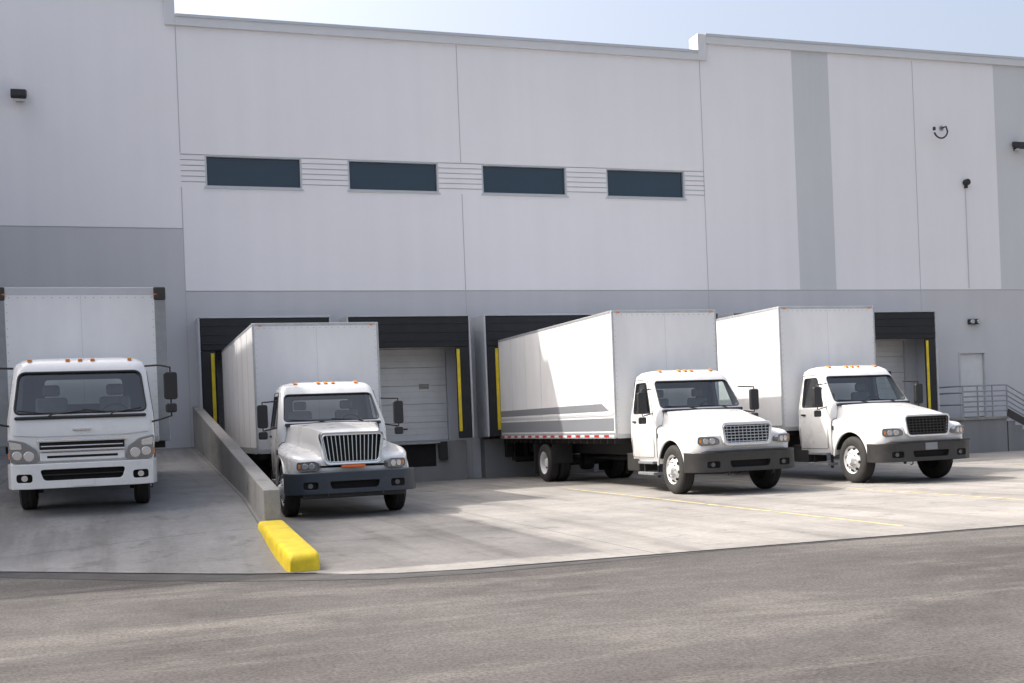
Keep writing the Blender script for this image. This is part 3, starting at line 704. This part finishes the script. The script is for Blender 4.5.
for a,b in wins:
    box('window_glass',(a+.05,b-.05),(.12,.14),(8.67,9.49),M['winglass'],B)
    boxes('window_frame',[((a,a+.05),(.02,.2),(8.62,9.54)),((b-.05,b),(.02,.2),(8.62,9.54)),((a+.05,b-.05),(.02,.2),(8.62,8.67)),((a+.05,b-.05),(.02,.2),(9.49,9.54))],M['winframe'],B)
    box('window_sill',(a-.04,b+.04),(-.03,.02),(8.58,8.618),M['winframe'],B)
for a,b in ((21.55,22.95),(29.75,31.15),(37.9,39.3),(46.1,47.5)):
    box('accent_strip',(a,b),(-.004,.01),(zb+.02,13.66),M['wallstrip'],B)
L=[((1.78,67.3),T,(-.1,1.2)),((1.78,67.3),T,(3.95,zb-.03))]
x=1.78
ops=[(c-1.35,c+1.35) for c in docks]+[(27.85,28.9)]
for a,b in ops: L.append(((x,a),T,(1.2,3.95))); x=b
L.append(((x,67.3),T,(1.2,3.95)))
L.append(((27.85,28.9),T,(3.45,3.95)))
boxes('base_wall',L,M['wallgray'],B)
box('base_reveal',(1.78,67.3),(.02,.28),(zb-.03,zb),M['joint'],B)
L=[((-6.2,-4.2),T,(-.1,7.42)),((.47,1.78),T,(-.1,7.42)),((-4.2,.47),T,(5.78,7.42))]
boxes('left_base_wall',L,M['wallgray'],B)
box('left_reveal',(-6.2,1.78),(.02,.28),(7.42,7.45),M['joint'],B)
box('left_upper_wall',(-6.2,1.78),T,(7.45,13.93),M['wall'],B)
box('rollup_door',(-4.2,.47),(.16,.2),(1.2,5.78),M['bumper_dark'],B)
boxes('door_slats',[((-4.2,.47),(.145,.16),(1.3+i*.3,1.3+i*.3+.27)) for i in range(15)],M['graypost'],B)
L=[]
for x in J[:-1]:
    for z0,z1 in ((zb+.01,8.60),(9.56,13.1 if x<18 else 13.6)) : L.append(((x-.012,x+.012),(-.003,.02),(z0,z1)))
    L.append(((x-.012,x+.012),(-.003,.02),(0,zb-.04)))
    if x>18: L.append(((x-.012,x+.012),(-.003,.02),(8.6,9.56)))
boxes('panel_joints',L,M['joint'],B)
L=[((1.78,18.05),(-.09,.5),(13.12,13.42)),((18.05,18.36),(-.092,.5),(13.12,13.97)),((18.36,67.4),(-.09,.5),(13.67,13.97)),
   ((1.50,1.78),(-.092,.5),(13.12,14.25)),((-6.2,1.50),(-.09,.5),(13.93,14.25))]
boxes('parapet_cap',L,M['cap'],B,bevel=.01)
boxes('cap_drip',[((1.79,18.04),(-.115,-.09),(13.36,13.44)),((18.34,67.4),(-.115,-.09),(13.91,13.99)),((-6.2,1.5),(-.115,-.09),(14.19,14.27))],M['winframe'],B)
boxes('building_mass',[((-40,67.3),(.5,70),(0,13.0))],M['wallgray'],B)
boxes('side_wing',[((-40,-5.9),(-14.2,.5),(0,7.4))],M['wallgray'],B)
boxes('side_wing_upper',[((-40,-5.9),(-14.2,.5),(7.4,14.2))],M['wall'],B)

for c in docks:
    y0=-1.08; hw=1.82
    boxes('shelter_sides',[((c-hw,c-hw+.05),(y0,0),(1.25,4.86)),((c+hw-.05,c+hw),(y0,0),(1.25,4.86)),((c-hw+.05,c+hw-.05),(y0,0),(4.81,4.86))],M['sheltergray'],B,bevel=.008)
    boxes('shelter_curtain_header',[((c-hw+.055,c+hw-.055),(y0+.02,y0+.10),(3.92,4.805))],M['fabric'],B,bevel=.03)
    boxes('shelter_curtain_sides',[((c-hw+.055,c-1.36),(y0+.03,y0+.11),(1.25,3.915)),((c+1.36,c+hw-.055),(y0+.03,y0+.11),(1.25,3.915))],M['fabric'],B,bevel=.03)
    boxes('curtain_folds',[((c-hw+.06,c+hw-.06),(y0+.0,y0+.02),(z,z+.02)) for z in (4.1,4.35,4.6)],M['black'],B,bevel=.006)
    boxes('yellow_guide_stripes',[((c-1.50,c-1.41),(y0+.01,y0+.028),(1.45,3.85)),((c+1.38,c+1.47),(y0+.01,y0+.028),(1.45,3.85))],M['yellow'],B)
    L=[]
    for i in range(5):
        L.append(((c-1.34,c+1.34),(.12,.17),(1.21+i*.548,1.21+i*.548+.54)))
    boxes('dock_door_panels',L,M['door'],B,bevel=.008)
    L=[]
    for i in range(5):
        for k in (0.18,.36): L.append(((c-1.33,c+1.33),(.113,.12),(1.21+i*.548+k,1.21+i*.548+k+.012)))
    boxes('dock_door_ribs',L,M['stripe2'],B)
    box('door_vision_lite',(c+.5,c+.8),(.108,.12),(2.75,2.9),M['winglass'],B)
    box('door_handle',(c-.1,c+.1),(.09,.12),(1.55,1.59),M['black'],B)
    box('dock_foundation',(c-1.75,c+1.75),(-.45,0),(0,1.18),M['dockconc'],B,bevel=.015)
    boxes('dock_bumpers',[((c+s*1.0-.13,c+s*1.0+.13),(-.58,-.45),(.62,1.16)) for s in (-1,1)],M['rubber'],B,bevel=.015)
    boxes('leveller_lip',[((c-.9,c+.9),(-.62,-.45),(1.12,1.17))],M['steel'],B,bevel=.005)
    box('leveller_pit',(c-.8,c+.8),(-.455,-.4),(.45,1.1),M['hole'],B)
    box('control_box',(c+1.88,c+2.06),(-.12,0),(2.2,2.5),M['steel'],B,bevel=.01)

box('man_door',(27.87,28.88),(.08,.13),(1.22,3.43),M['door'],B,bevel=.005)
boxes('man_door_frame',[((27.80,27.86),(-.02,.1),(1.2,3.50)),((28.89,28.95),(-.02,.1),(1.2,3.50)),((27.86,28.89),(-.02,.1),(3.44,3.50))],M['stripe2'],B)

S=empty('metal_staircase')
box('landing_base',(26.7,28.45),(-1.5,-.01),(0.01,1.12),M['dockconc'],S,bevel=.01)
box('landing_slab',(26.65,28.5),(-1.55,-.01),(1.12,1.2),M['wallconc'],S,bevel=.01)
nst=7
L=[]
for i in range(nst):
    L.append(((28.5+i*.3,28.5+(i+1)*.3),(-1.5,-.01),(0.01,1.2-(i+1)*.16)))
boxes('steps',L,M['dockconc'],S,bevel=.008)
rail=[]
for z in (.2,.37,.54,.71,.88,1.07):
    rail.append([(26.7,-1.48,1.2+z),(28.5,-1.48,1.2+z),(30.8,-1.48,.0+z)])
for x in (26.7,27.3,27.9,28.5): rail.append([(x,-1.48,1.2),(x,-1.48,2.27)])
for x in (29.25,30.0,30.8): zz=1.2-(x-28.5)*.5217; rail.append([(x,-1.48,max(0,zz-.1)),(x,-1.48,zz+1.07)])
for z in (.45,.85,1.07): rail.append([(26.7,-1.48,1.2+z),(26.7,-.02,1.2+z)])
tubes('railing',rail,.026,M['steel'],S)
prism('stringer',[(28.45,1.2),(30.9,0),(30.9,.25),(28.5,1.45)],'y',-1.56,-1.51,M['bumper_dark'],S)

def lamp(x,z,kind):
    if kind=='box':
        P=empty('wall_lamp',(x,0,z))
        box('back_plate',(-.10,.10),(-.05,-.002),(-.12,.22),M['black'],P,bevel=.015)
        prism('lamp_head',[(-.05,.20),(-.48,.10),(-.50,-.08),(-.42,-.14),(-.05,.02)],'x',-.19,.19,M['black'],P,bevel=.02)
        box('lens',(-.15,.15),(-.40,-.12),(-.135,-.09),M['lens'],P)
    elif kind=='hook':
        P=empty('camera_bracket',(x,0,z))
        pts=[(0.25,-.01,.12),(.25,-.25,.12)]+[(.0+.28*math.cos(a),-.28,-.02+.28*math.sin(a)) for a in [math.radians(-5-12*i) for i in range(14)]]
        tube('curved_pipe',pts,.028,M['black'],P)
        cyl('mount_plate',(.25,-.01,.12),.09,.02,'y',M['steel'],P)
        cyl('camera_dome',(-.27,-.28,.02),.05,.12,'z',M['black'],P,bevel=.02)
    else:
        P=empty('conduit_fixture',(x,0,z))
        cyl('fixture',(0,-.10,0),.11,.2,'y',M['black'],P,bevel=.03)
        box('arm',(-.03,.03),(-.12,-.002),(-.2,-.08),M['black'],P)
        tube('conduit',[(0,-.02,-.1),(0,-.02,-3.7)],.012,M['stripe2'],P)
lamp(-2.33,10.9,'box'); lamp(30.6,10.75,'box'); lamp(27.2,11.2,'hook'); lamp(28.35,9.44,'fix')
P=empty('emergency_light',(28.45,0,4.55))
box('housing',(-.22,.22),(-.12,-.002),(-.09,.09),M['black'],P,bevel=.02)
for s in (-1,1): cyl('lamp',(s*.13,-.16,.0),.07,.08,'y',M['lens'],P,bevel=.01)

# ------------------------------------------------------------ light
sd=Vector((-.80,.47,1.0)).normalized()
el=math.asin(sd.z); az=math.atan2(sd.x,sd.y)
w=D.worlds.new('World'); scene.world=w; w.use_nodes=True
nt=w.node_tree; bg=nt.nodes['Background']
sky=nt.nodes.new('ShaderNodeTexSky'); sky.sky_type='NISHITA'; sky.sun_disc=False
sky.sun_elevation=el; sky.sun_rotation=az%(2*math.pi)
sky.air_density=.9; sky.dust_density=8.0; sky.ozone_density=.6
hs=nt.nodes.new('ShaderNodeHueSaturation'); hs.inputs['Saturation'].default_value=.72; hs.inputs['Value'].default_value=1.0
nt.links.new(sky.outputs[0],hs.inputs['Color'])
nt.links.new(hs.outputs[0],bg.inputs[0]); bg.inputs[1].default_value=.33
sl=D.lights.new('sun','SUN'); sl.energy=4.6; sl.angle=math.radians(.5); sl.color=(1,.955,.89)
so=D.objects.new('sun',sl); scene.collection.objects.link(so)
so.rotation_euler=(-sd).to_track_quat('-Z','Y').to_euler()

# ------------------------------------------------------------ camera
cam=D.cameras.new('camera'); co=D.objects.new('camera',cam); scene.collection.objects.link(co)
cam.sensor_width=36; cam.lens=36*1172/1024; cam.shift_y=82.5/1024; cam.clip_end=3000
yaw=math.atan(.331); roll=.0395
co.matrix_world=Matrix.Translation((0,CAMY,1.6))@Matrix.Rotation(-yaw,4,'Z')@Matrix.Rotation(math.pi/2,4,'X')@Matrix.Rotation(-roll,4,'Z')
scene.camera=co
scene.view_settings.view_transform='Standard'; scene.view_settings.look='None'; scene.view_settings.exposure=0
